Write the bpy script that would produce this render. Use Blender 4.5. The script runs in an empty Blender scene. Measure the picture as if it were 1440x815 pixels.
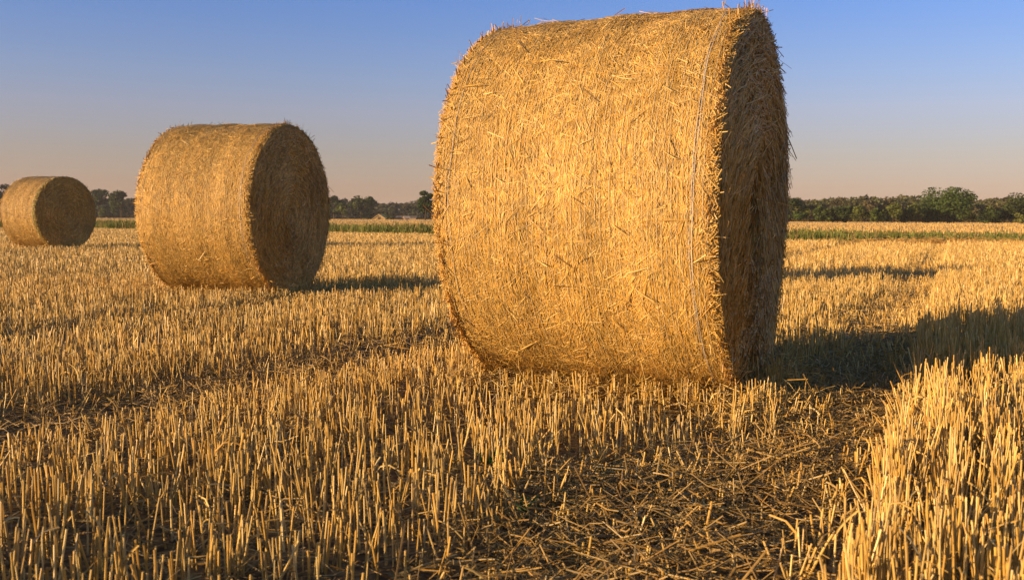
import bpy, math
import numpy as np
from mathutils import Matrix, Vector

scene = bpy.context.scene
col = scene.collection
R_ = math.radians
BALE_R = 0.75
ROW = 0.417                                  # heading of the stubble rows
CU, SU = math.cos(ROW), math.sin(ROW)
SUN_AZ, SUN_EL = R_(-115.0), R_(9.0)

# ------------------------------------------------------------------ helpers
def link(o, parent=None):
    col.objects.link(o)
    if parent is not None:
        o.parent = parent
    return o

def tag(o, label=None, cat=None, group=None, kind=None):
    if label: o['label'] = label
    if cat: o['category'] = cat
    if group: o['group'] = group
    if kind: o['kind'] = kind
    return o

def empty(name, loc, rz=0.0):
    o = bpy.data.objects.new(name, None)
    o.location = loc
    o.rotation_euler = (0, 0, rz)
    o.empty_display_size = 0.3
    return link(o)

def mesh_obj(name, verts, faces, mat, colors=None, parent=None, smooth=False):
    """faces: list of int arrays (n,3) / (n,4) / (n,6)"""
    me = bpy.data.meshes.new(name)
    verts = np.asarray(verts, np.float32)
    faces = [np.asarray(f, np.int32) for f in faces if len(f)]
    nl = sum(f.size for f in faces); nf = sum(len(f) for f in faces)
    me.vertices.add(len(verts)); me.vertices.foreach_set('co', verts.ravel())
    me.loops.add(nl); me.polygons.add(nf)
    me.loops.foreach_set('vertex_index', np.concatenate([f.ravel() for f in faces]))
    tot = np.concatenate([np.full(len(f), f.shape[1], np.int32) for f in faces])
    me.polygons.foreach_set('loop_start', np.concatenate([[0], np.cumsum(tot)[:-1]]).astype(np.int32))
    me.polygons.foreach_set('loop_total', tot)
    me.polygons.foreach_set('use_smooth', np.full(nf, bool(smooth)))
    me.update(calc_edges=True)
    if colors is not None:
        a = me.attributes.new('tint', 'FLOAT_COLOR', 'POINT')
        c4 = np.ones((len(verts), 4), np.float32); c4[:, :3] = colors
        a.data.foreach_set('color', c4.ravel())
    me.materials.append(mat)
    return link(bpy.data.objects.new(name, me), parent)

class Bag:
    """collects vertices, faces and tints"""
    def __init__(s): s.v = []; s.f = {3: [], 4: [], 6: []}; s.c = []; s.n = 0
    def add(s, v, c, *fs):
        for f in fs:
            if len(f): s.f[f.shape[1]].append(f + s.n)
        s.v.append(v); s.c.append(c); s.n += len(v)
    def build(s, name, mat, parent=None, smooth=False):
        fs = [np.concatenate(x) for x in s.f.values() if x]
        return mesh_obj(name, np.concatenate(s.v), fs, mat, np.concatenate(s.c), parent, smooth)

def unit(a): return a / np.maximum(np.linalg.norm(a, axis=-1, keepdims=True), 1e-9)

def wob(x, y, seed, octs=4, f0=1.0):
    """smooth pseudo noise, about -1..1"""
    r = np.random.default_rng(seed); out = 0; amp = 1.0; tot = 0
    for o in range(octs):
        for k in range(3):
            a = r.uniform(0, 2*np.pi); ph = r.uniform(0, 2*np.pi); fr = f0*2**o*r.uniform(.7, 1.4)
            out = out + amp*np.sin((x*np.cos(a)+y*np.sin(a))*fr*2*np.pi/2 + ph)
        tot += amp*1.7; amp *= .55
    return out/tot

def ribbons(bag, p, t, n, L, w, col3, segs=3, lift=None, bend=None, roll=None, crease=.35, rng=None):
    """strips with a creased section: p centre, t direction, n normal, bend = offset along n growing with s^2"""
    N = len(p)
    t = unit(t); n = unit(n - t*(n*t).sum(1, keepdims=True)); b = np.cross(n, t)
    if roll is not None:
        c, s = np.cos(roll)[:, None], np.sin(roll)[:, None]
        b, nn = b*c + n*s, n*c - b*s
    else: nn = n
    s = np.linspace(-.5, .5, segs+1)
    ctr = p[:, None] + t[:, None]*(s[None, :, None]*L[:, None, None])
    if lift is not None: ctr = ctr + n[:, None]*(s[None, :, None]*lift[:, None, None])
    if bend is not None: ctr = ctr + n[:, None]*((s**2)[None, :, None]*bend[:, None, None])
    ww = w[:, None, None]*np.ones(segs+1)[None, :, None]
    bb, nn = b[:, None], nn[:, None]
    V = np.stack([ctr - bb*ww*.5, ctr + nn*ww*crease, ctr + bb*ww*.5], 2).reshape(-1, 3)
    base = (np.arange(N)*(segs+1)*3)[:, None, None] + (np.arange(segs)*3)[None, :, None]
    q = np.array([[0, 1, 4, 3], [1, 2, 5, 4]])
    F = (base[..., None] + q[None, None].reshape(1, 1, 2, 4)).reshape(-1, 4)
    C = np.repeat(col3, (segs+1)*3, axis=0)
    bag.add(V, C, F)

def stalks(bag, p, tip, r, col3, k=4, cap=True, rng=None):
    """upright tapered tubes from p to tip"""
    N = len(p); d = unit(tip - p)
    a = rng.uniform(0, 2*np.pi, N)
    ref = np.stack([np.cos(a), np.sin(a), np.zeros(N)], 1)
    u = unit(ref - d*(ref*d).sum(1, keepdims=True)); v = np.cross(d, u)
    th = np.arange(k)*2*np.pi/k
    ring = u[:, None]*np.cos(th)[None, :, None] + v[:, None]*np.sin(th)[None, :, None]
    V = np.concatenate([p[:, None] + ring*(r*1.12)[:, None, None], tip[:, None] + ring*(r*.9)[:, None, None]], 1).reshape(-1, 3)
    base = (np.arange(N)*2*k)[:, None, None]
    i = np.arange(k); j = (i+1) % k
    q = np.stack([i, j, j+k, i+k], 1)
    F = (base + q[None]).reshape(-1, 4)
    C = np.repeat(col3, 2*k, axis=0)
    caps = (base[:, :, 0] + (np.arange(k)+k)[None]) if cap and k in (3, 4, 6) else np.zeros((0, 4), int)
    bag.add(V, C, F, caps)

PAL = np.array([[.54, .355, .095], [.60, .425, .145], [.48, .295, .068], [.64, .48, .19], [.43, .28, .085], [.54, .32, .068], [.38, .265, .10]])
PALW = np.array([.26, .2, .17, .09, .11, .12, .05])
def straw_tint(rng, N, pal=PAL, w=PALW):
    c = pal[rng.choice(len(pal), N, p=w/w.sum())]
    return c*rng.uniform(.78, 1.16, (N, 1))

# ------------------------------------------------------------------ materials
def new_mat(name):
    m = bpy.data.materials.new(name); m.use_nodes = True
    nt = m.node_tree; b = nt.nodes['Principled BSDF']
    return m, nt, b

def tint_mat(name, rough=.6, spec=.3, noise=25.0, amt=.25, transl=0.0, island=0.0):
    """tint attribute x fine procedural mottling"""
    m, nt, b = new_mat(name); N = nt.nodes
    at = N.new('ShaderNodeAttribute'); at.attribute_name = 'tint'
    tc = N.new('ShaderNodeTexCoord'); nz = N.new('ShaderNodeTexNoise')
    nz.inputs['Scale'].default_value = noise; nz.inputs['Detail'].default_value = 3
    nt.links.new(tc.outputs['Object'], nz.inputs['Vector'])
    mr = N.new('ShaderNodeMapRange'); mr.inputs['From Min'].default_value = .3; mr.inputs['From Max'].default_value = .7
    mr.inputs['To Min'].default_value = 1-amt; mr.inputs['To Max'].default_value = 1+amt
    nt.links.new(nz.outputs['Fac'], mr.inputs['Value'])
    mx = N.new('ShaderNodeVectorMath'); mx.operation = 'SCALE'
    nt.links.new(at.outputs['Color'], mx.inputs[0]); nt.links.new(mr.outputs[0], mx.inputs['Scale'])
    nt.links.new(mx.outputs[0], b.inputs['Base Color'])
    b.inputs['Roughness'].default_value = rough; b.inputs['Specular IOR Level'].default_value = spec
    if transl:
        tr = N.new('ShaderNodeBsdfTranslucent'); ms = N.new('ShaderNodeMixShader'); ms.inputs[0].default_value = transl
        nt.links.new(mx.outputs[0], tr.inputs['Color'])
        nt.links.new(b.outputs[0], ms.inputs[1]); nt.links.new(tr.outputs[0], ms.inputs[2])
        nt.links.new(ms.outputs[0], N['Material Output'].inputs['Surface'])
    return m

M_straw = tint_mat('straw', .48, .4, 30, .18)
M_stub = tint_mat('stubble_straw', .45, .4, 22, .25)
M_litter = tint_mat('loose_straw', .55, .3, 30, .3)
M_leaf = tint_mat('leaves', .6, .2, .5, .2, transl=.25)
M_grass = tint_mat('grass_blades', .6, .25, .8, .25, transl=.25)
M_net = tint_mat('baling_net', .4, .4, 8, .1)
M_wood = tint_mat('bark', .85, .1, 6, .3)
M_plain = tint_mat('building', .8, .2, 3, .15)

def bale_core_mat():
    m, nt, b = new_mat('packed_straw'); N = nt.nodes
    tc = N.new('ShaderNodeTexCoord'); mp = N.new('ShaderNodeMapping'); mp.inputs['Scale'].default_value = (260, 22, 22)
    nz = N.new('ShaderNodeTexNoise'); nz.inputs['Scale'].default_value = 1; nz.inputs['Detail'].default_value = 4
    rp = N.new('ShaderNodeValToRGB'); e = rp.color_ramp.elements
    e[0].position = .32; e[0].color = (.26, .16, .05, 1); e[1].position = .7; e[1].color = (.52, .33, .095, 1)
    bp = N.new('ShaderNodeBump'); bp.inputs['Strength'].default_value = .6; bp.inputs['Distance'].default_value = .01
    L = nt.links.new
    L(tc.outputs['Object'], mp.inputs['Vector']); L(mp.outputs[0], nz.inputs['Vector']); L(nz.outputs['Fac'], rp.inputs['Fac'])
    L(rp.outputs[0], b.inputs['Base Color']); L(nz.outputs['Fac'], bp.inputs['Height']); L(bp.outputs[0], b.inputs['Normal'])
    b.inputs['Roughness'].default_value = .75
    return m
M_core = bale_core_mat()

def ground_mat():
    m, nt, b = new_mat('soil_and_chaff'); N = nt.nodes; L = nt.links.new
    geo = N.new('ShaderNodeNewGeometry')
    n1 = N.new('ShaderNodeTexNoise'); n1.inputs['Scale'].default_value = 38; n1.inputs['Detail'].default_value = 6
    n2 = N.new('ShaderNodeTexNoise'); n2.inputs['Scale'].default_value = .35; n2.inputs['Detail'].default_value = 5
    L(geo.outputs['Position'], n1.inputs['Vector']); L(geo.outputs['Position'], n2.inputs['Vector'])
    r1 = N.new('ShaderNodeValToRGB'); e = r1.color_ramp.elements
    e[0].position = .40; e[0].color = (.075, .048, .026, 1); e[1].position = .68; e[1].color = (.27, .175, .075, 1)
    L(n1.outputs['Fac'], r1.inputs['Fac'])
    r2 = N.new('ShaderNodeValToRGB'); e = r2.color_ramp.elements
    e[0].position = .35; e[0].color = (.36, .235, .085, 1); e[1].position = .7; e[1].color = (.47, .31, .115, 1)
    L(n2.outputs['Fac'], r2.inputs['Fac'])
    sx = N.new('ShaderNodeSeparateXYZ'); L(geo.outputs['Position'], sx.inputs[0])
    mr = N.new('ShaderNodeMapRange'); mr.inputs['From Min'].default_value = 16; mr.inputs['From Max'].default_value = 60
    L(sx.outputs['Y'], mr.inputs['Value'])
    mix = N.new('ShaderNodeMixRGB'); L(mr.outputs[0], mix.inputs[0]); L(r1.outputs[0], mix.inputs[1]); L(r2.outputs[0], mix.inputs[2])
    L(mix.outputs[0], b.inputs['Base Color'])
    bp = N.new('ShaderNodeBump'); bp.inputs['Strength'].default_value = .7; bp.inputs['Distance'].default_value = .02
    L(n1.outputs['Fac'], bp.inputs['Height']); L(bp.outputs[0], b.inputs['Normal'])
    b.inputs['Roughness'].default_value = .9; b.inputs['Specular IOR Level'].default_value = .1
    return m

# ------------------------------------------------------------------ field layout
def uv_of(x, y): return x*CU - y*SU, x*SU + y*CU      # across rows, along rows
BALES = [(.485, 4.14, .417), (-2.418, 8.83, .259), (-9.518, 20.493, .443)]
BALE_W = 1.037

def track(x, y):
    """0..1, how flattened by wheels"""
    u, v = uv_of(x, y)
    u = u + .06*np.sin(v*1.1) + .04*np.sin(v*2.9+1)
    def band(c, w, s): return np.clip((w - np.abs(u-c))/s, 0, 1)
    far_v = np.clip((v-3.6)/1.6, 0, 1)
    near_v = np.clip((v-2.45)/.5, 0, 1)               # wide patch at the camera, narrow rut past it
    lft = -.90 + .27*near_v; rgt = -.15
    a = np.clip((np.minimum(u-lft + .07*wob(v, u, 51, 2, 1.6), rgt-u) + .04)/.20, 0, 1)*(1-.42*far_v)
    b2 = band(-2.62, .36, .26)
    c2 = band(-4.75, .34, .3)*.85
    far = band(2.0+.3, .25, .2)*.55
    far2 = band(5.4, .3, .2)*.6
    far3 = band(-8.6, .3, .25)*.6
    return np.max([a, b2, c2, far, far2, far3], axis=0)

def ground_z(x, y):
    near = np.exp(-np.hypot(x, y)/40)
    return (.012*wob(x, y, 3, 4, 1.2) - .03*track(x, y) - .004)*near

def bale_clear(x, y):
    """max stalk height allowed by the bales standing there (large where free)"""
    h = np.full(x.shape, 9.0)
    for bx, by, a in BALES:
        dx, dy = x-bx, y-by
        lx = dx*np.cos(a) - dy*np.sin(a); ly = dx*np.sin(a) + dy*np.cos(a)
        inside = np.abs(lx) < BALE_W/2 + .015
        z = BALE_R - np.sqrt(np.maximum(BALE_R**2 - ly**2, 0))
        z = np.where(np.abs(ly) < BALE_R, z, 9.0)
        h = np.where(inside, np.minimum(h, z-.015), h)
    return h

# ground: one sheet, fine near the camera, out past the horizon
gx = np.concatenate([-np.geomspace(3000, 7, 50), np.arange(-6.8, 6.81, .06), np.geomspace(7, 3000, 50)])
gy = np.concatenate([-np.geomspace(400, 1.2, 20), np.arange(-1, 12, .06), np.geomspace(12.1, 3000, 70)])
GX, GY = np.meshgrid(gx, gy)
V = np.stack([GX, GY, ground_z(GX, GY)], -1).reshape(-1, 3)
ny, nx = GX.shape
i = (np.arange(ny-1)[:, None]*nx + np.arange(nx-1)[None]).ravel()
g = mesh_obj('ground', V, [np.stack([i, i+1, i+nx+1, i+nx], 1)], ground_mat(), smooth=True)
tag(g, 'flat harvested field of brown soil and pale chaff under the stubble', 'ground', kind='structure')

# ------------------------------------------------------------------ stubble
# the verge (green strip) runs along this line
VA, VB = np.array([13.8, 26.8]), np.array([-21., 51.6])
vdir = (VB-VA)/np.linalg.norm(VB-VA); vnor = np.array([-vdir[1], vdir[0]]); vnor *= np.sign(vnor[1])
def verge_d(x, y): return (x-VA[0])*vnor[0] + (y-VA[1])*vnor[1]

rng = np.random.default_rng(11)
def wedge_points(y0, y1, dens, seed, m0=2.2, slope=.56):
    r = np.random.default_rng(seed)
    xm = y1*slope + m0
    n = int((y1-y0)*2*xm*dens)
    y = r.uniform(y0, y1, n); x = r.uniform(-xm, xm, n)
    k = np.abs(x) < np.maximum(y, 0)*slope + m0
    return x[k], y[k]

def stubble_zone(bag, y0, y1, dens, k, wmul, seed, tillers, cap, bed=False):
    r = np.random.default_rng(seed)
    x, y = wedge_points(y0, y1, dens/tillers, seed+1)
    # pull the clumps onto drill rows
    u, v = uv_of(x, y); row = .125
    u = np.round(u/row)*row + r.normal(0, .024, len(u)) + .012*np.sin(v*3)
    x, y = u*CU + v*SU, -u*SU + v*CU
    if tillers > 1:
        cnt = r.integers(1, tillers*2, len(x))
        idx = np.repeat(np.arange(len(x)), cnt)
        x = x[idx] + r.normal(0, .014, len(idx)); y = y[idx] + r.normal(0, .020, len(idx))
        lean0 = r.normal(0, .09, (len(cnt), 2))[idx]; h0 = r.uniform(.86, 1.1, len(cnt))[idx]
    else:
        lean0 = r.normal(0, .08, (len(x), 2)); h0 = r.uniform(.9, 1.08, len(x))
    tr = track(x, y); u, v = uv_of(x, y)
    patch = wob(x, y, 21, 3, .9)
    right_bed = np.clip((u+.17)/.05, 0, 1)*np.clip((3.2-u)/.5, 0, 1)
    prob = np.clip(.64 + .24*patch, .25, 1) + .7*right_bed
    prob = prob*(1 - .30*np.clip(np.sin(u*4.1 + 1.3 + .8*wob(u, v, 52, 2, .5)), 0, 1)*(1-right_bed))
    if bed: prob = right_bed*.75
    prob *= np.where(tr > .55, .42 + .22*np.clip((v-2.3)/.5, 0, 1), 1.0 - .8*tr)
    keep = (r.random(len(x)) < prob) & (verge_d(x, y) < r.normal(0, .35, len(x)))
    x, y, lean0, h0, tr, u, patch, right_bed = (a[keep] for a in (x, y, lean0, h0, tr, u, patch, right_bed))
    N = len(x)
    h = (.108 + .012*patch + .040*right_bed)*h0*r.normal(1, .13, N)
    h = np.where(r.random(N) < .16, h*r.uniform(.4, .85, N), h)
    h = np.where(r.random(N) < .03, h*1.35, h)
    h = np.clip(h*(1-.25*tr), .025, .26)
    hc = bale_clear(x, y)
    ok = hc > .02; h = np.minimum(h, np.maximum(hc, .02))
    lean = lean0 + r.normal(0, .06, (N, 2)) + (tr > .2)[:, None]*r.normal(0, .32, (N, 2))
    odd = r.random(N) < .07
    lean[odd] += r.normal(0, .5, (odd.sum(), 2))
    lean = np.clip(lean, -1.5, 1.5)
    lh = h/np.sqrt(1+(lean**2).sum(1))
    p = np.stack([x, y, ground_z(x, y)-.012], 1)
    tip = p + np.stack([lean[:, 0]*lh, lean[:, 1]*lh, lh+.012], 1)
    rad = r.uniform(.0015, .0027, N)*wmul
    c = straw_tint(r, N)
    sel = ok
    if k == 6:                                       # dry leaf sheaths curling off some stalks
        sh = np.nonzero(ok & (r.random(N) < .16))[0]; M = len(sh)
        a = r.uniform(0, 2*np.pi, M); up = r.normal(.5, .7, M)
        tt = unit(np.stack([np.cos(a), np.sin(a), up], 1)); Ls = r.uniform(.03, .09, M)
        q0 = p[sh] + (tip[sh]-p[sh])*r.uniform(.35, .95, (M, 1)) + tt*(Ls*.5)[:, None]
        q0[:, 2] = np.maximum(q0[:, 2], ground_z(q0[:, 0], q0[:, 1]) + .012)
        nn = np.stack([-np.cos(a)*up, -np.sin(a)*up, np.ones(M)], 1)
        ribbons(bag, q0, tt, nn, Ls, r.uniform(.002, .0055, M), c[sh]*r.uniform(.7, 1.05, (M, 1)), segs=3, bend=-r.uniform(.2, 1.2, M)*Ls, roll=r.normal(0, .8, M), crease=.15)
    stalks(bag, p[sel], tip[sel], rad[sel], c[sel], k, cap, r)
    return N

bag = Bag()
stubble_zone(bag, .1, 4.6, 1300, 6, .95, 100, 2, True)
stubble_zone(bag, .1, 4.6, 800, 6, .95, 105, 2, True, True)
stubble_zone(bag, -2.5, .1, 300, 4, 1.1, 110, 3, True)
stubble_zone(bag, 4.6, 11, 1050, 4, 1.1, 120, 2, True)
stubble_zone(bag, 11, 24, 520, 3, 1.35, 130, 2, False)
stubble_zone(bag, 24, 54, 210, 3, 2.2, 140, 1, False)
st = bag.build('stubble', M_stub, smooth=False)
tag(st, 'short cut golden stalks standing in drill rows across the whole field', 'stubble', kind='stuff')

# far stubble field beyond the verge
bag = Bag()
r = np.random.default_rng(5)
N = 130000
y = 26 + (r.random(N)**1.7)*420; x = r.uniform(-1, 1, N)*(y*.62 + 8)
k = verge_d(x, y) > 4.5; x, y = x[k], y[k]; N = len(x)
p = np.stack([x, y, np.full(N, .07)], 1)
t = np.stack([r.normal(0, .12, N), r.normal(0, .12, N), np.ones(N)], 1)
nrm = np.stack([r.normal(0, 1, N), r.normal(0, 1, N), np.zeros(N)], 1)
ribbons(bag, p, t, nrm, r.uniform(.1, .2, N), r.uniform(.006, .018, N)*(1+y/120), straw_tint(r, N), segs=1)
fs = bag.build('far_stubble', M_stub)
tag(fs, 'thin golden band of stubble lying beyond the green verge', 'stubble', kind='stuff')

# ------------------------------------------------------------------ loose straw on the ground
bag = Bag()
def litter(y0, y1, dens, seed, segs, wmul, lmul=1.0, only_track=False):
    r = np.random.default_rng(seed)
    x, y = wedge_points(y0, y1, dens, seed)
    tr = track(x, y)
    uu, _ = uv_of(x, y)
    pr = tr**.7*np.where(uu < -1.5, .14, 1) if only_track else np.clip(.55 + .5*wob(x, y, 31, 3, .8), .1, 1)
    k = (r.random(len(x)) < pr) & (bale_clear(x, y) > .05) & (verge_d(x, y) < 0)
    x, y, tr = x[k], y[k], tr[k]; N = len(x)
    a = r.uniform(0, 2*np.pi, N); pit = r.normal(0, .16, N) + tr*r.normal(0, .22, N)
    lift_z = np.abs(r.normal(0, .018, N)) + tr*r.uniform(0, .045, N)
    L = np.clip(r.lognormal(-2.68, .55, N), .02, .22)*lmul
    pit = pit*np.clip(.075/L, .15, 1)
    t = np.stack([np.cos(a)*np.cos(pit), np.sin(a)*np.cos(pit), np.sin(pit)], 1)
    p = np.stack([x, y, ground_z(x, y) + lift_z + .004 + np.abs(np.sin(pit))*L*.45], 1)
    n = np.tile([0, 0, 1.], (N, 1))
    ribbons(bag, p, t, n, L, r.uniform(.0016, .0044, N)*wmul, straw_tint(r, N)*np.array([.93, .9, .95])*r.uniform(.38, .82, (N, 1)), segs=segs,
            bend=r.normal(0, .6, N)*L, roll=r.normal(0, .6, N), crease=.4)
litter(-1, 4.8, 1500, 200, 2, 1.0)
litter(4.8, 12, 400, 210, 1, 1.4)
litter(12, 28, 40, 220, 1, 2.0)
litter(-1, 4.8, 3400, 230, 2, 1.0, 1.15, True)
litter(4.8, 14, 700, 240, 1, 1.3, 1.2, True)
litter(-1, 4.8, 2500, 260, 1, .8, .28)
litter(4.8, 9, 700, 261, 1, 1.1, .4)
for (bx, by, an), n_, w_ in zip(BALES, (2600, 1200, 500), (1., 1.6, 2.6)):
    r = np.random.default_rng(int(n_))
    lx = np.where(r.random(n_) < .6, r.uniform(-.6, .62, n_), .52 + np.abs(r.normal(0, .12, n_)))
    ly = np.where(lx < .52, -.30 - np.abs(r.normal(0, .13, n_)), r.normal(0, .4, n_))
    x = bx + lx*np.cos(an) + ly*np.sin(an); y = by - lx*np.sin(an) + ly*np.cos(an)
    a = r.uniform(0, 6.28, n_); pt = r.normal(0, .3, n_); L = np.clip(r.lognormal(-2.6, .5, n_), .03, .2)
    p = np.stack([x, y, np.abs(r.normal(.01, .03, n_)) + np.abs(np.sin(pt))*L*.45], 1)
    ribbons(bag, p, np.stack([np.cos(a)*np.cos(pt), np.sin(a)*np.cos(pt), np.sin(pt)], 1), np.tile([0, 0, 1.], (n_, 1)), L,
            r.uniform(.0018, .0045, n_)*w_, straw_tint(r, n_)*.9, segs=2, bend=r.normal(0, .5, n_)*L, roll=r.normal(0, .5, n_))
# swept-together ridge of orange straw along the verge on the right
r = np.random.default_rng(77)
N = 9000
s = np.concatenate([r.normal(1.5, 1.4, N//2), r.normal(9.5, .9, N-N//2)])
q = VA + vdir*s[:, None] + vnor*(-.5 + r.normal(0, .28, N))[:, None]
a = r.uniform(0, 2*np.pi, N)
ribbons(bag, np.stack([q[:, 0], q[:, 1], np.abs(r.normal(.05, .06, N))], 1),
        np.stack([np.cos(a), np.sin(a), r.normal(0, .25, N)], 1), np.tile([0, 0, 1.], (N, 1)),
        r.uniform(.1, .4, N), r.uniform(.01, .018, N), straw_tint(r, N)*np.array([1.0, .88, .8]), segs=1)
ls = bag.build('loose_straw', M_litter)
tag(ls, 'loose broken straw scattered on the soil and matted in the wheel tracks', 'straw litter', kind='stuff')

# ------------------------------------------------------------------ verge grass
bag = Bag(); r = np.random.default_rng(8)
N = 90000
s = r.uniform(-30, 130, N); d = r.uniform(-.2, 7.5, N)
q = VA + vdir*s[:, None] + vnor*d[:, None]
x, y = q[:, 0], q[:, 1]
edge = .5*wob(s, d*0, 41, 3, .35)
cl = wob(x, y, 42, 4, .45); cl2 = wob(x, y, 43, 3, .25)
k = (d > edge + .2) & (r.random(N) < .8 + .4*cl)
# bare gap where the straw cuts into the verge
gap = (np.abs(s-7.6) < 1.5) & (d < 2.2)
k &= ~gap
x, y, s, cl, cl2, d = x[k], y[k], s[k], cl[k], cl2[k], d[k]; N = len(x)
h = np.clip(.38 + (s/43)*.12, .30, .62)*np.clip(.8 + .28*cl, .35, 1.2)*r.uniform(.55, 1.05, N)
mixg = np.clip(.62 + .5*cl2 + r.normal(0, .2, N), 0, 1)[:, None]
c = (np.array([.085, .120, .024])*(1-mixg) + np.array([.17, .19, .042])*mixg)
dry = (r.random(N) < np.clip(.22 + .3*wob(x, y, 47, 3, .3), .03, .6))[:, None]
c = np.where(dry, np.array([.30, .22, .08]), c)*r.uniform(.75, 1.25, (N, 1))
t = np.stack([r.normal(0, .25, N), r.normal(0, .25, N), np.ones(N)], 1)
nrm = np.stack([r.normal(0, 1, N), r.normal(0, 1, N), np.zeros(N)], 1)
ribbons(bag, np.stack([x, y, h*.5], 1), t, nrm, h, r.uniform(.014, .032, N), c, segs=2, bend=r.normal(0, .25, N)*h)
vg = bag.build('grass', M_grass)
tag(vg, 'strip of tall green grass between the stubble and the far field', 'grass', kind='stuff')

# ------------------------------------------------------------------ bales
def bale_surface(th, x, seed, R, W):
    """radius of the rolled side at angle th, position x"""
    e = np.clip((np.abs(x) - (W/2 - .055))/.055, 0, 1)
    shoulder = .035*(1 - np.sqrt(np.maximum(1-e*e, 0)))
    lump = .013*wob(np.cos(th)*1.2 + x*1.1, np.sin(th)*1.2 - x*.6, seed, 3, 1.0) + .004*np.sin(x*21 + seed)
    return R - .003 - shoulder + lump

def to_xyz(th, x, rad, R):
    y = -np.cos(th)*rad; z = R + np.sin(th)*rad*np.where(np.sin(th) < 0, .985, 1.0)            # th = 0 faces the viewer's side
    z = np.where(z < .12, .12*(np.maximum(z, .002)/.12)**1.6, z)
    return np.stack([x, y, z], -1)

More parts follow.
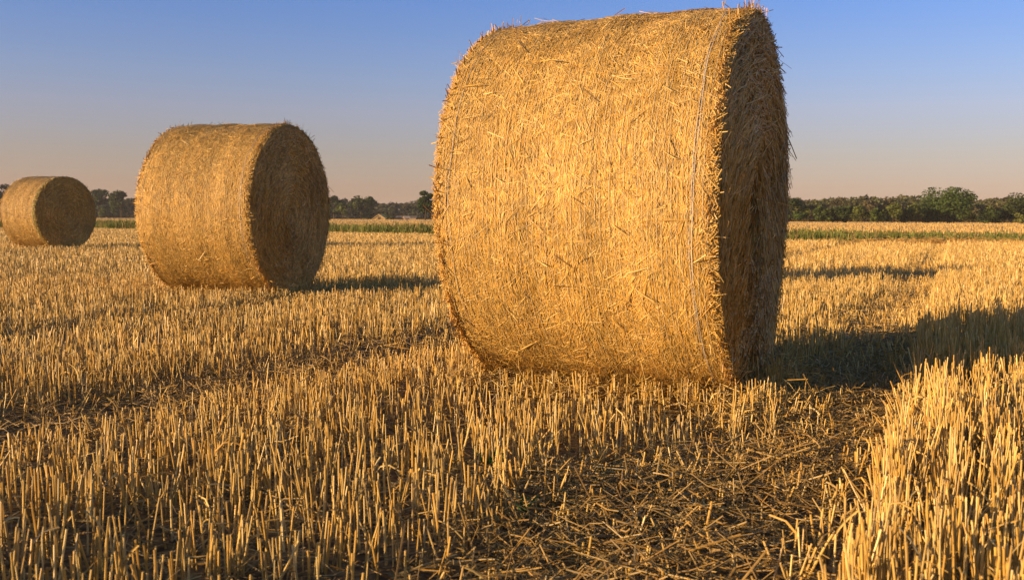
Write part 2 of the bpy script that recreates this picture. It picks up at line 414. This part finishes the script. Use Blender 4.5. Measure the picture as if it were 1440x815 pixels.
def make_bale(loc, ang, label, seed, n_side, n_end, wmul, pit=None, rim_green=False):
    R, W = BALE_R, BALE_W
    r = np.random.default_rng(seed)
    root = empty('straw_bale', (loc[0], loc[1], 0), -ang)
    tag(root, label, 'straw bale', 'round straw bales left on the field')
    # packed core
    nt_, nx_ = 160, 40
    th = np.linspace(0, 2*np.pi, nt_, endpoint=False); xs = np.linspace(-W/2+.012, W/2-.012, nx_)
    TH, XS = np.meshgrid(th, xs)
    V = to_xyz(TH, XS, bale_surface(TH, XS, seed, R, W) - .006, R).reshape(-1, 3)
    i = (np.arange(nx_-1)[:, None]*nt_ + np.arange(nt_)[None]).ravel(); j = (np.arange(nx_-1)[:, None]*nt_ + ((np.arange(nt_)+1) % nt_)[None]).ravel()
    roll = mesh_obj('straw_roll', V, [np.stack([i, i+nt_, j+nt_, j], 1)], M_core, parent=root, smooth=True)

    # wound straws of the side, a finer layer lying on the roll
    bag = Bag()
    def side_layer(n, w, Lm, spread, hmin, hmax, tint=1.0, seg=3):
        th = r.uniform(0, 2*np.pi, n); x = r.uniform(-W/2+.004, W/2-.004, n)
        kind = r.random(n)
        phi = np.where(kind < (.55 if seg == 3 else .40), r.normal(0, spread, n), np.where(kind < .86, r.normal(0, .6, n), r.uniform(-1.57, 1.57, n)))
        L = np.clip(r.lognormal(np.log(Lm), .5, n), .03, .3)
        rad = bale_surface(th, x, seed, R, W) + r.uniform(hmin, hmax, n)
        p = to_xyz(th, x, rad, R)
        tc = np.stack([np.zeros(n), np.sin(th), np.cos(th)], 1)
        nn = np.stack([np.zeros(n), -np.cos(th), np.sin(th)], 1)
        t = tc*np.cos(phi)[:, None] + np.array([1., 0, 0])*np.sin(phi)[:, None]
        # keep the crosswise ones from sticking far past the rim
        over = np.maximum(np.abs(x) + np.abs(np.sin(phi))*L/2 - (W/2+.012), 0)
        L = np.maximum(L - 2*over/np.maximum(np.abs(np.sin(phi)), .05), .03)
        bend = -(L**2)/(2*R)*np.cos(phi)**2*1.0 + r.normal(0, .0015, n)
        c = straw_tint(r, n)*tint*np.array([1.01, .96, .84])
        band = 1 + .10*wob(x*3, th*1.3, seed+5, 3, .8) + .07*np.sin(x*38 + 2*np.sin(x*11 + seed)) + .06*wob(x*14, th*.8, seed+6, 2, 1)
        c = c*band[:, None]
        if rim_green:
            gmask = (np.abs(x - W/2) < .07)[:, None]
            c = np.where(gmask, c*np.array([.55, .72, .5]), c)
        flat = p[:, 2] > .02
        ribbons(bag, p[flat], t[flat], nn[flat], L[flat], (r.uniform(.0012, .0030, n)*w)[flat], c[flat], segs=seg,
                bend=bend[flat], lift=r.normal(0, .0022, n)[flat], roll=r.normal(0, .18, n)[flat], crease=.25)
    side_layer(int(n_side*.5), wmul, .075, .12, -.006, .002, .92)
    side_layer(int(n_side*.5), wmul, .050, .26, .000, .006, 1.06, 2)
    bag.build('wound_straw', M_straw, roll)

    # ends: coiled faces
    pc = pit or (0, 0, .10, .02)
    def face_x(y, z, side):
        rr = np.hypot(y, z)
        a = np.arctan2(z, y)
        relief = .004*np.sin(rr*60 + a + 3*wob(y*1.5, z*1.5, seed+2, 3, 1)) + .003*np.sin(rr*131 + 2*a + 1) + .018*wob(y*2.2, z*2.2, seed+9+side, 3, 1)
        dd = np.hypot((y-pc[0]), (z-pc[1])*.62)
        pitd = pc[3]*np.exp(-(dd/pc[2])**2) if side > 0 else .03*np.exp(-(rr/.1)**2)
        edge = .03*np.clip((rr-(R-.05))/.05, 0, 1)**2
        return side*(W/2 - .012 + relief*np.clip((R-rr)/.1, 0, 1) - pitd - edge)
    for side in (1, -1):
        na, nr = 120, 60
        a = np.linspace(0, 2*np.pi, na, endpoint=False); q = np.linspace(0.002, 1, nr)
        A, Q = np.meshgrid(a, q)
        rim = bale_surface(A, np.full_like(A, W/2-.012), seed, R, W) - .004
        P = to_xyz(A, np.zeros_like(A), rim*Q, R)
        P[..., 0] = face_x(P[..., 1], P[..., 2]-R, side)
        V = P.reshape(-1, 3)
        i = (np.arange(nr-1)[:, None]*na + np.arange(na)[None]).ravel(); j = (np.arange(nr-1)[:, None]*na + ((np.arange(na)+1) % na)[None]).ravel()
        f = np.stack([i, j, j+na, i+na], 1)
        face = mesh_obj('coiled_end', V, [f if side > 0 else f[:, ::-1]], M_core, parent=root, smooth=True)
        bag = Bag(); n = n_end if side > 0 else n_end//2
        rr = np.sqrt(r.random(n))*(R-.012); a = r.uniform(0, 2*np.pi, n)
        y, z = -np.cos(a)*rr, np.sin(a)*rr
        x = face_x(y, z, side) + side*r.uniform(-.002, .012, n)
        tang = np.stack([np.zeros(n), np.sin(a), np.cos(a)], 1); rad_ = np.stack([np.zeros(n), -np.cos(a), np.sin(a)], 1)
        ph = np.where(r.random(n) < .72, r.normal(0, .28, n), r.uniform(-1.57, 1.57, n))
        t = tang*np.cos(ph)[:, None] + rad_*np.sin(ph)[:, None]
        out = np.where(r.random(n) < .13, r.uniform(.05, .36, n), r.normal(0, .06, n))
        t = t + np.array([side*1., 0, 0])*out[:, None]
        nn = np.tile([side*1., 0, 0], (n, 1))
        L = np.minimum(np.clip(r.lognormal(np.log(.06), .5, n), .02, .2), np.maximum(rr*1.2, .03))
        L = np.minimum(L, np.maximum(.04, 2.2*np.sqrt(np.maximum(R**2-rr**2, 0))))
        p = np.stack([x, y, z+R], 1) + np.array([side*1., 0, 0])*(np.maximum(out, 0)*L*.45)[:, None]
        ringc = 1 + .07*np.sin(rr*75 + a + 2.5*wob(y*2, z*2, seed+3, 3, 1)) + .14*wob(y*2.5, z*2.5, seed+4, 3, 1)
        c = straw_tint(r, n)*ringc[:, None]*np.array([1.08, .98, .86])
        k = (p[:, 2] > .03)
        ribbons(bag, p[k], t[k], nn[k], L[k], (r.uniform(.0022, .0048, n)*wmul)[k], c[k], segs=2, bend=(r.normal(0, .12, n)*L)[k], roll=r.normal(0, .6, n)[k], crease=.4)
        bag.build('coil_straw', M_straw, face)

    # net wrap: fine strands round the roll, pulled tight
    bag = Bag()
    def strands(xc, rad_off, w, c, wav):
        m = 140; th = np.linspace(0, 2*np.pi, m, endpoint=False)
        ph = r.uniform(0, 6.28, 3)
        for q_, x0 in enumerate(xc):
            x = x0 + wav*(np.sin(th*3+ph[0]+q_*.2) + .6*np.sin(th*7+ph[1]) + .4*np.sin(th*13+ph[2]+q_))
            rad = bale_surface(th, x, seed, R, W) + rad_off + .002*np.sin(th*9+q_*2)
            P = to_xyz(th, x, rad, R); P2 = to_xyz(th, x+w, rad+.0005, R); P3 = to_xyz(th, x+w/2, rad+w*.5, R)
            V = np.concatenate([P, P3, P2])
            i = np.arange(m); j = (i+1) % m
            F = np.concatenate([np.stack([i, j, j+m, i+m], 1), np.stack([i+m, j+m, j+2*m, i+2*m], 1)])
            bag.add(V, np.tile(np.array(c)*r.uniform(.9, 1.05), (len(V), 1)), F)
    strands(np.arange(-W/2+.03, W/2-.02, .017), .0068, .0011*max(1, wmul*.8), (.58, .50, .36), .0012)
    bag.build('net_wrap', M_net, roll)
    bag = Bag()
    strands([W/2-.076, W/2-.069], .0080, .0018, (.50, .49, .47), .0035)
    strands([-W/2+.065], .007, .002, (.5, .48, .44), .004)
    bag.build('twine', M_net, roll)

    # stray straws standing off the side and rims
    bag = Bag()
    n = 300
    th = r.uniform(0, 2*np.pi, n); x = r.uniform(-W/2, W/2, n)
    rad = bale_surface(th, x, seed, R, W)
    p0 = to_xyz(th, x, rad, R)
    nn = np.stack([np.zeros(n), -np.cos(th), np.sin(th)], 1); tc = np.stack([np.zeros(n), np.sin(th), np.cos(th)], 1)
    ph = r.uniform(0, 6.28, n); out = r.uniform(.03, .45, n)
    t = unit(tc*np.cos(ph)[:, None] + np.array([1., 0, 0])*np.sin(ph)[:, None] + nn*out[:, None])
    L = r.uniform(.03, .10, n)
    k = p0[:, 2] > .12
    ribbons(bag, (p0+t*(L*.45)[:, None]+nn*.006)[k], t[k], nn[k], L[k], (r.uniform(.0025, .0045, n)*wmul**.5)[k], (straw_tint(r, n)*1.05)[k], segs=2, bend=(r.normal(0, .2, n)*L)[k], roll=r.normal(0, .5, n)[k])
    # ragged fringe round both rims
    n = 3800 if wmul < 1.2 else 2200
    th = r.uniform(0, 2*np.pi, n); sd = np.where(r.random(n) < .6, 1., -1.)
    inset = np.abs(r.normal(0, .022, n)); x = sd*(W/2 - .008 - inset)
    rad = bale_surface(th, x, seed, R, W) - .003
    p0 = to_xyz(th, x, rad, R)
    nn = np.stack([np.zeros(n), -np.cos(th), np.sin(th)], 1); tc = np.stack([np.zeros(n), np.sin(th), np.cos(th)], 1)
    ax = np.stack([sd, np.zeros(n), np.zeros(n)], 1)
    t = unit(ax*r.uniform(-.1, .8, n)[:, None] + tc*r.normal(0, .9, n)[:, None] + nn*r.normal(.0, .2, n)[:, None])
    L = np.clip(r.lognormal(np.log(.027), .45, n), .012, .08)
    k = p0[:, 2] > .06
    ribbons(bag, (p0+t*(L*.36)[:, None])[k], t[k], nn[k], L[k], (r.uniform(.0026, .005, n)*wmul)[k], straw_tint(r, n)[k], segs=2, bend=(r.normal(0, .3, n)*L)[k], roll=r.normal(0, .7, n)[k])
    # long dark weed stems lying across the side
    n = 48
    th = r.uniform(0, 2*np.pi, n); x = r.uniform(-W/2+.06, W/2-.06, n)
    rad = bale_surface(th, x, seed, R, W) + .011
    p0 = to_xyz(th, x, rad, R)
    nn = np.stack([np.zeros(n), -np.cos(th), np.sin(th)], 1); tc = np.stack([np.zeros(n), np.sin(th), np.cos(th)], 1)
    ph = r.uniform(-1.57, 1.57, n)
    t = tc*np.cos(ph)[:, None] + np.array([1., 0, 0])*np.sin(ph)[:, None]
    L = r.uniform(.04, .13, n); k = p0[:, 2] > .1
    ribbons(bag, p0[k], t[k], nn[k], L[k], r.uniform(.0018, .0030, n)[k], (np.array([.13, .075, .025])*r.uniform(.6, 1.8, (n, 1)))[k], segs=4,
            bend=(-(L**2)/(2*R)*np.cos(ph)**2+.002)[k], lift=r.normal(0, .01, n)[k], roll=r.normal(0, .5, n)[k])
    so = bag.build('stray_straw', M_straw, roll)
    so['kind'] = 'stuff'
    return root

make_bale(BALES[0], BALES[0][2], 'big round straw bale with pale twine round its rim, nearest and largest of three', 1, 330000, 60000, 1.0, pit=(.05, .02, .105, .24))
make_bale(BALES[1], BALES[1][2], 'middle-sized round straw bale showing its dark coiled end beside the big one', 2, 140000, 30000, 1.3, pit=(0, .02, .10, .03))
make_bale(BALES[2], BALES[2][2], 'small distant round straw bale whose dark end faces the viewer almost squarely', 3, 26000, 11000, 2.2, rim_green=True)

# ------------------------------------------------------------------ trees and wood
def px(xp, dist):                                # lateral metres for a picture column at a distance
    return (xp-720)/1400*dist

def cards(bag, r, P, size, base_c, nrm_hint=None):
    N = len(P)
    t = unit(r.normal(0, 1, (N, 3))*np.array([1, 1, .6])); n = unit(r.normal(0, 1, (N, 3)) + (nrm_hint*1.2 if nrm_hint is not None else 0))
    n = unit(n - t*(n*t).sum(1, keepdims=True)); b = np.cross(n, t)
    s = size*r.uniform(.5, 1.2, (N, 1))
    V = np.stack([P - t*s*.6, P - b*s*.38 + n*s*.1, P + t*s*.6, P + b*s*.38 + n*s*.1], 1).reshape(-1, 3)
    F = np.arange(N*4).reshape(-1, 4)
    bag.add(V, np.repeat(base_c*r.uniform(.7, 1.3, (N, 1)), 4, axis=0), F)

def crown_points(r, w, h, zlow, n, nl, spread=1.0, flat=False):
    """points in a crown of lobes; w width, h total height, zlow bottom of crown"""
    ch = h - zlow
    lob = []
    for q in range(nl):
        a = r.uniform(0, 6.28); zz = zlow + ch*r.uniform(.18, .86)
        f = np.sqrt(max(0.05, 1 - ((zz-zlow)/ch - .42)**2/.36))
        rd = w*.5*f*r.uniform(.25, .75)*spread
        rl = w*r.uniform(.13, .24)
        lob.append((np.cos(a)*rd, np.sin(a)*rd, zz, rl, rl*r.uniform(.55, .9)))
    lob = np.array(lob); k = r.integers(0, nl, n)
    d = unit(r.normal(0, 1, (n, 3))); q = r.random(n)**.4
    L = lob[k]
    P = L[:, :3] + d*np.stack([L[:, 3], L[:, 3], L[:, 4]], 1)*q[:, None]
    P[:, 2] = np.clip(P[:, 2], .05, h*1.02)
    shade = r.uniform(.75, 1.25, nl)[k][:, None]
    return P, d, shade, lob

def make_tree(name, w, h, zlow, tint, seed, n, leaf, nl=14, label='', cat='tree', loc=(0, 0), group=None, spread=1.0):
    r = np.random.default_rng(seed)
    root = empty(name, (loc[0], loc[1], 0), 0)
    tag(root, label, cat, group)
    P, d, sh, lob = crown_points(r, w, h, zlow, n, nl, spread)
    bag = Bag()
    cards(bag, r, P, leaf, np.array(tint)[None]*sh, d)
    bag.build('crown', M_leaf, root)
    # trunk with limbs reaching into the lobes
    bag = Bag()
    tr = h*.024
    p = [np.array([0, 0, -.1])]; q = [np.array([r.normal(0, .02)*h, r.normal(0, .02)*h, h*.55])]; rad = [tr]
    for l in lob[:10]:
        f = r.uniform(.35, .95); s0 = p[0]*(1-f) + q[0]*f
        p.append(s0); q.append(l[:3]*.95 + s0*.05); rad.append(tr*.35)
    p, q, rad = np.array(p), np.array(q), np.array(rad)
    N = len(p); dd = unit(q-p); ref = np.tile([1., .3, 0], (N, 1)); u = unit(ref - dd*(ref*dd).sum(1, keepdims=True)); v = np.cross(dd, u)
    a = np.arange(6)*np.pi/3
    ring = u[:, None]*np.cos(a)[None, :, None] + v[:, None]*np.sin(a)[None, :, None]
    V = np.concatenate([p[:, None]+ring*rad[:, None, None], q[:, None]+ring*rad[:, None, None]*.35], 1).reshape(-1, 3)
    i = np.arange(6); j = (i+1) % 6
    F = ((np.arange(N)*12)[:, None, None] + np.stack([i, j, j+6, i+6], 1)[None]).reshape(-1, 4)
    bag.add(V, np.tile([.07, .05, .035], (len(V), 1)), F)
    bag.build('trunk', M_wood, root)
    return root

def copy_tree(src, loc, sx, sz, rz, label, group=None):
    c = src.copy(); col.objects.link(c)
    c.location = (loc[0], loc[1], 0); c.scale = (sx, sx, sz); c.rotation_euler = (0, 0, rz)
    c['label'] = label
    if group: c['group'] = group
    for ch in src.children:
        k = ch.copy(); col.objects.link(k); k.parent = c
    return c

GREEN = (.058, .092, .020); DARK = (.040, .058, .022); OLIVE = (.10, .125, .030)
DL, DM, DR = 470., 430., 235.
def pm(d): return d/1400                        # metres per picture pixel
# trees between the bales on the left
make_tree('tree', 46*pm(DL), 50*pm(DL), 1.0, DARK, 31, 2600, 1.0, 16, 'dark round-headed tree rising behind the far end of the smallest bale', 'tree', (px(-2, DL), DL))
make_tree('tree', 34*pm(DL), 41*pm(DL), .6, DARK, 32, 2600, 1.0, 14, 'dark tree standing just beside the smallest bale, lower of the pair between two bales', 'tree', (px(141, DL), DL))
make_tree('tree', 42*pm(DL), 44*pm(DL), .6, DARK, 33, 3000, 1.0, 14, 'dark tree with sky gaps, taller of the pair just left of the middle bale', 'tree', (px(175, DL), DL-3))
make_tree('bush', 15*pm(DL), 13*pm(DL), .0, OLIVE, 34, 700, .8, 8, 'pale olive bush at the foot of the dark trees left of the middle bale', 'bush', (px(163, DL), DL-14))
# gap between middle and big bale
make_tree('tree', 32*pm(DM), 36*pm(DM), .6, DARK, 35, 2200, .9, 12, 'dark tree just past the dark end of the middle bale', 'tree', (px(470, DM), DM))
make_tree('tree', 44*pm(DM), 35*pm(DM), .6, GREEN, 36, 2600, .9, 16, 'broad dark tree with several rounded heads above the pale bush', 'tree', (px(508, DM), DM+8))
make_tree('bush', 22*pm(DM), 23*pm(DM), .0, OLIVE, 37, 1300, .8, 10, 'pale grey-green rounded bush in front of the dark trees, left of the barn', 'bush', (px(493, DM), DM-20))
make_tree('bush', 26*pm(DM), 25*pm(DM), .0, (.075, .085, .03), 38, 1400, .8, 10, 'olive bush with a spreading top directly beside the barn', 'bush', (px(517, DM), DM-18))
make_tree('bush', 12*pm(DM), 11*pm(DM), .0, OLIVE, 39, 600, .7, 7, 'small olive bush standing between the barn and the low sheds', 'bush', (px(552, DM), DM-25))
make_tree('tree', 28*pm(280), 46*pm(280), .4, (.04, .07, .018), 40, 3600, .6, 18, 'tall green tree with layered top standing against the side of the big bale', 'tree', (px(598, 280), 280))
# right-hand side
make_tree('tree', 40*pm(DR), 36*pm(DR), .2, GREEN, 41, 3200, .5, 16, 'rounded green tree emerging from behind the dark end of the big bale', 'tree', (px(1108, DR), DR))
make_tree('tree', 82*pm(DR), 49*pm(DR), .3, GREEN, 42, 7000, .5, 30, 'broad domed tree with sky showing through its crown, tallest on the right', 'tree', (px(1331, DR), DR), spread=1.15)
make_tree('tree', 52*pm(DR), 41*pm(DR), .2, (.045, .062, .02), 43, 4200, .5, 18, 'dark green tree with a spiky top at the right end of the wood', 'tree', (px(1423, DR), DR-4))
make_tree('bush', 16*pm(DR), 14*pm(DR), .0, (.14, .15, .03), 44, 900, .4, 8, 'yellow-green bush between the two tall trees on the right', 'bush', (px(1393, DR), DR-12))
make_tree('bush', 14*pm(380), 6.5*pm(380), .0, (.06, .08, .025), 45, 500, .5, 7, 'low dark green bush just right of the gabled barn', 'bush', (px(549, 380), 380))
# hedge row of bushes along the right-hand wood: nothing tells them apart
GL = 'rounded green bush in the low row along the foot of the right-hand wood'
GG = 'bushes along the wood edge'
protoA = make_tree('bush', 5.4, 3.9, .0, (.075, .105, .022), 51, 1700, .45, 12, GL, 'bush', (px(1150, DR), DR-3), GG)
protoB = make_tree('bush', 5.0, 4.2, .0, (.105, .125, .026), 52, 1700, .45, 12, GL, 'bush', (px(1200, DR), DR-5), GG)
protoC = make_tree('bush', 5.6, 3.6, .0, (.055, .082, .020), 53, 1700, .45, 12, GL, 'bush', (px(1172, DR), DR-2), GG)
rb = np.random.default_rng(9)
for k, xp in enumerate([1128, 1186, 1217, 1238, 1256, 1275, 1296, 1312, 1352, 1370, 1382, 1404, 1452, 1476, 1500, 1530, 1560]):
    src = (protoB, protoC, protoA, protoB, protoC)[k % 5]
    copy_tree(src, (px(xp, DR), DR - 2 + rb.uniform(-5, 3)), rb.uniform(.75, 1.1), rb.uniform(.75, 1.1), rb.uniform(0, 6.28), GL, GG)

def wood(name, label, spots, tint, seed, leaf, per):
    """a far wood that reads as one mass: many crowns, too far off to count"""
    r = np.random.default_rng(seed); bag = Bag()
    for (x, y, w, h) in spots:
        P, d, sh, lob = crown_points(r, w, h, -.12*h, per, 13, 1.0)
        P += np.array([x, y, 0])
        tt = np.array(tint)*r.uniform(.7, 1.35)*np.array([r.uniform(.85, 1.25), 1, r.uniform(.85, 1.1)])
        cards(bag, r, P, leaf*w/9, tt[None]*sh, d)
    return tag(bag.build(name, M_leaf), label, 'woods', kind='stuff')

r = np.random.default_rng(61); spots = []
for row, d in enumerate((330, 350, 375)):
    for xp in np.arange(1040, 1780, 11):
        base = 31 + 3*row + 1.5*np.sin(xp*.021) + r.normal(0, .7)
        spots.append((px(xp+r.normal(0, 5), d), d + r.uniform(-6, 6), r.uniform(28, 42)*pm(d), base*pm(d)))
for xp in np.arange(1040, 1780, 9):
    spots.append((px(xp, 322), 322 + r.uniform(-4, 4), r.uniform(14, 20)*pm(322), r.uniform(13, 19)*pm(322)))
wood('woods', 'long low even wood along the horizon right of the big bale', spots, (.085, .086, .034), 62, 1.1, 800)
r = np.random.default_rng(63); spots = []
for row, d in enumerate((560, 620)):
    for xp in np.arange(-420, 640, 12):
        f = np.interp(xp, [-420, -100, 30, 100, 215, 330, 440, 520, 535, 552, 590, 640], [46, 40, 30, 22, 30, 34, 29, 28, 20, 20, 26, 28])
        spots.append((px(xp+r.normal(0, 4), d), d + r.uniform(-8, 8), r.uniform(24, 36)*pm(d), (f + r.normal(0, 1.6))*pm(d)))
for xp in np.arange(-420, 640, 9):
    spots.append((px(xp, 548), 548 + r.uniform(-4, 4), r.uniform(13, 18)*pm(548), r.uniform(11, 15)*pm(548)))
wood('woods', 'dark distant wood along the horizon behind the two smaller bales', spots, (.048, .058, .030), 64, 1.4, 700)
r = np.random.default_rng(65); spots = []
for row, d in enumerate((820, 900, 980)):
    for xp in np.arange(520, 1120, 9):
        f = np.interp(xp, [520, 548, 590, 700, 1120], [18, 23, 29, 33, 33])
        spots.append((px(xp+r.normal(0, 3), d), d + r.uniform(-12, 12), r.uniform(9, 14)*pm(d), (f - 2 + 1.5*row + r.normal(0, .7))*pm(d)))
wood('woods', 'far conifer-dark wooded rise behind the barn and the layered green tree', spots, (.055, .062, .032), 66, 1.4, 300)

# ------------------------------------------------------------------ farm buildings
def house(name, label, cat, loc, rz, L, W, hw, hr, wall_c, roof_c, openings):
    root = tag(empty(name, (loc[0], loc[1], 0), rz), label, cat)
    def box(b, x0, x1, y0, y1, z0, z1, c):
        v = np.array([[x0, y0, z0], [x1, y0, z0], [x1, y1, z0], [x0, y1, z0], [x0, y0, z1], [x1, y0, z1], [x1, y1, z1], [x0, y1, z1]], float)
        b.add(v, np.tile(c, (8, 1)), np.array([[0, 3, 2, 1], [4, 5, 6, 7], [0, 1, 5, 4], [1, 2, 6, 5], [2, 3, 7, 6], [3, 0, 4, 7]]))
    b = Bag(); box(b, -W/2, W/2, -L/2, L/2, -.2, hw, wall_c)
    v = np.array([[-W/2, -L/2, hw], [W/2, -L/2, hw], [0, -L/2, hw+hr], [-W/2, L/2, hw], [W/2, L/2, hw], [0, L/2, hw+hr]], float)
    b.add(v, np.tile(wall_c, (6, 1)), np.array([[0, 1, 2], [4, 3, 5]])); b.build('wall', M_plain, root)
    b = Bag(); o = .35; th = .18
    for s in (-1, 1):
        e = np.array([s*(W/2+o), hw - o*hr/(W/2)]); t = np.array([0., hw+hr])
        v = np.array([[e[0], -L/2-o, e[1]+.03], [0, -L/2-o, t[1]+.03], [0, L/2+o, t[1]+.03], [e[0], L/2+o, e[1]+.03]], float)
        v = np.concatenate([v, v+np.array([0, 0, th])])
        b.add(v, np.tile(roof_c, (8, 1)), np.array([[0, 1, 2, 3], [4, 5, 6, 7], [0, 1, 5, 4], [1, 2, 6, 5], [2, 3, 7, 6], [3, 0, 4, 7]]))
    b.build('roof', M_plain, root)
    for (kind, x0, x1, z0, z1) in openings:
        b = Bag(); box(b, x0, x1, -L/2-.06, -L/2+.04, z0, z1, np.array([.06, .05, .04])); b.build(kind, M_plain, root)
    return root
DB = 392.
house('barn', 'small gabled barn with a pale tan roof among bushes below the far wood', 'barn', (px(535.5, DB), DB), R_(-12), 3.6, 4.8, .45, 1.5, np.array([.27, .19, .075]), np.array([.46, .34, .15]),
      [('door', -.6, .6, 0, 1.1)])
house('shed', 'long low grey-roofed shed between the barn and the layered green tree', 'shed', (px(570, DB), DB+6), R_(82), 8.0, 3.2, .75, .6, np.array([.25, .2, .15]), np.array([.12, .10, .085]), [('door', -.5, .5, 0, .7)])
house('hut', 'tiny hut with a pale cream roof standing beside the long shed', 'hut', (px(573, DB), DB-4), R_(-70), 1.8, 1.7, .7, .5, np.array([.38, .28, .2]), np.array([.42, .33, .25]), [('door', -.35, .35, 0, .75)])

# ------------------------------------------------------------------ small green weeds
def weed(loc, seed, n, h, label):
    r = np.random.default_rng(seed); bag = Bag()
    a = r.uniform(0, 6.28, n); hh = h*r.uniform(.5, 1, n)
    t = np.stack([np.cos(a)*.55, np.sin(a)*.55, np.ones(n)], 1); nn = np.stack([-np.cos(a), -np.sin(a), np.full(n, .4)], 1)
    P = np.array([loc[0], loc[1], ground_z(np.array([loc[0]]), np.array([loc[1]]))[0]]) + unit(t)*(hh*.5)[:, None]
    ribbons(bag, P, t, nn, hh, r.uniform(.004, .009, n), np.array([.05, .14, .02])*r.uniform(.7, 1.3, (n, 1)), segs=3, bend=-.5*hh)
    tag(bag.build('weed', M_grass), label, 'weed')
weed((-.055, 2.62), 1, 16, .09, 'small green weed growing between stalks in front of the big bale')
weed((.03, 2.28), 2, 9, .06, 'tiny green weed sprouting beside the matted wheel track')

# ------------------------------------------------------------------ evening haze
mh = bpy.data.materials.new('haze'); mh.use_nodes = True
nh = mh.node_tree; nh.nodes.remove(nh.nodes['Principled BSDF'])
pv = nh.nodes.new('ShaderNodeVolumePrincipled'); pv.inputs['Color'].default_value = (.9, .88, .86, 1); pv.inputs['Density'].default_value = .00014; pv.inputs['Anisotropy'].default_value = .0
nh.links.new(pv.outputs[0], nh.nodes['Material Output'].inputs['Volume'])
hv = np.array([[x_, y_, z_] for z_ in (-2., 45.) for x_, y_ in ((-3100, -500), (3100, -500), (3100, 3100), (-3100, 3100))], float)
hz = mesh_obj('haze', hv, [np.array([[0, 3, 2, 1], [4, 5, 6, 7], [0, 1, 5, 4], [1, 2, 6, 5], [2, 3, 7, 6], [3, 0, 4, 7]])], mh)
tag(hz, 'thin warm evening haze that softens the distant wood', 'haze', kind='stuff')

# ------------------------------------------------------------------ light, sky, camera
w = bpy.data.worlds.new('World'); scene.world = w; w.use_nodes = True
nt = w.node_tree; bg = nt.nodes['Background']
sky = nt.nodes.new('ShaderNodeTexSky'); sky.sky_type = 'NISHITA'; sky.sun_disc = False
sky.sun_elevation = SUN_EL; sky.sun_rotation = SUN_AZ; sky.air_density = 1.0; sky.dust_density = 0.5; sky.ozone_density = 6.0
# dusty rosy evening air low down; bright warm zenith added out of view, filling shadows
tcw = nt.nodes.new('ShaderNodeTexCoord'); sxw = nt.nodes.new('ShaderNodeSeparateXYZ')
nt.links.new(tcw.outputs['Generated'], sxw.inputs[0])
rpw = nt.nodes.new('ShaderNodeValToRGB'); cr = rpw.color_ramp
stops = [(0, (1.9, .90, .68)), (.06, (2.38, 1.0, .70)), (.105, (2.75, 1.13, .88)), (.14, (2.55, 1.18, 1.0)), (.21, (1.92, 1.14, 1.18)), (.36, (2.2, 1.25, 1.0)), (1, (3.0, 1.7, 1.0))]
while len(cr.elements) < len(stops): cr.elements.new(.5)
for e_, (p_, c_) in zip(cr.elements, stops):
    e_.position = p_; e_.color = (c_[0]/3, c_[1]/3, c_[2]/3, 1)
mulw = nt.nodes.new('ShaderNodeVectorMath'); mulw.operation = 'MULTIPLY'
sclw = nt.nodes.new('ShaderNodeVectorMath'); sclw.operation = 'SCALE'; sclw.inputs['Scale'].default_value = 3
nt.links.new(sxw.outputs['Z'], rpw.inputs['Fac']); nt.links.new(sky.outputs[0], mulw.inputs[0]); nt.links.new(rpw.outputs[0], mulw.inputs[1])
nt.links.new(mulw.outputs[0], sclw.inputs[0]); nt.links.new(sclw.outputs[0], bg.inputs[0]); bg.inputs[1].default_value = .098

sl = bpy.data.lights.new('sun', 'SUN'); sl.energy = 5.0; sl.angle = R_(.5); sl.color = (1.0, .67, .335)
so = link(bpy.data.objects.new('sun', sl))
sd = Vector((math.sin(SUN_AZ)*math.cos(SUN_EL), math.cos(SUN_AZ)*math.cos(SUN_EL), math.sin(SUN_EL)))
so.rotation_euler = (-sd).to_track_quat('-Z', 'Y').to_euler()
so.location = (-8, -4, 6)

cd = bpy.data.cameras.new('camera'); cam = link(bpy.data.objects.new('camera', cd))
cd.sensor_width = 36; cd.lens = 35.0; cd.clip_start = .05; cd.clip_end = 9000
tilt = math.atan((407.5-307.1)/1400)
cam.matrix_world = Matrix.Translation((0, 0, .69)) @ Matrix.Rotation(math.pi/2 - tilt, 4, 'X') @ Matrix.Rotation(.0045, 4, 'Z')
cd.dof.use_dof = True; cd.dof.focus_distance = 4.6; cd.dof.aperture_fstop = 9
scene.camera = cam

vs = scene.view_settings
vs.view_transform = 'Standard'; vs.look = 'None'; vs.exposure = 0.93; vs.gamma = 1.0; vs.use_curve_mapping = False
scene.cycles.max_bounces = 6; scene.cycles.diffuse_bounces = 3; scene.cycles.transparent_max_bounces = 4
scene.cycles.use_denoising = True
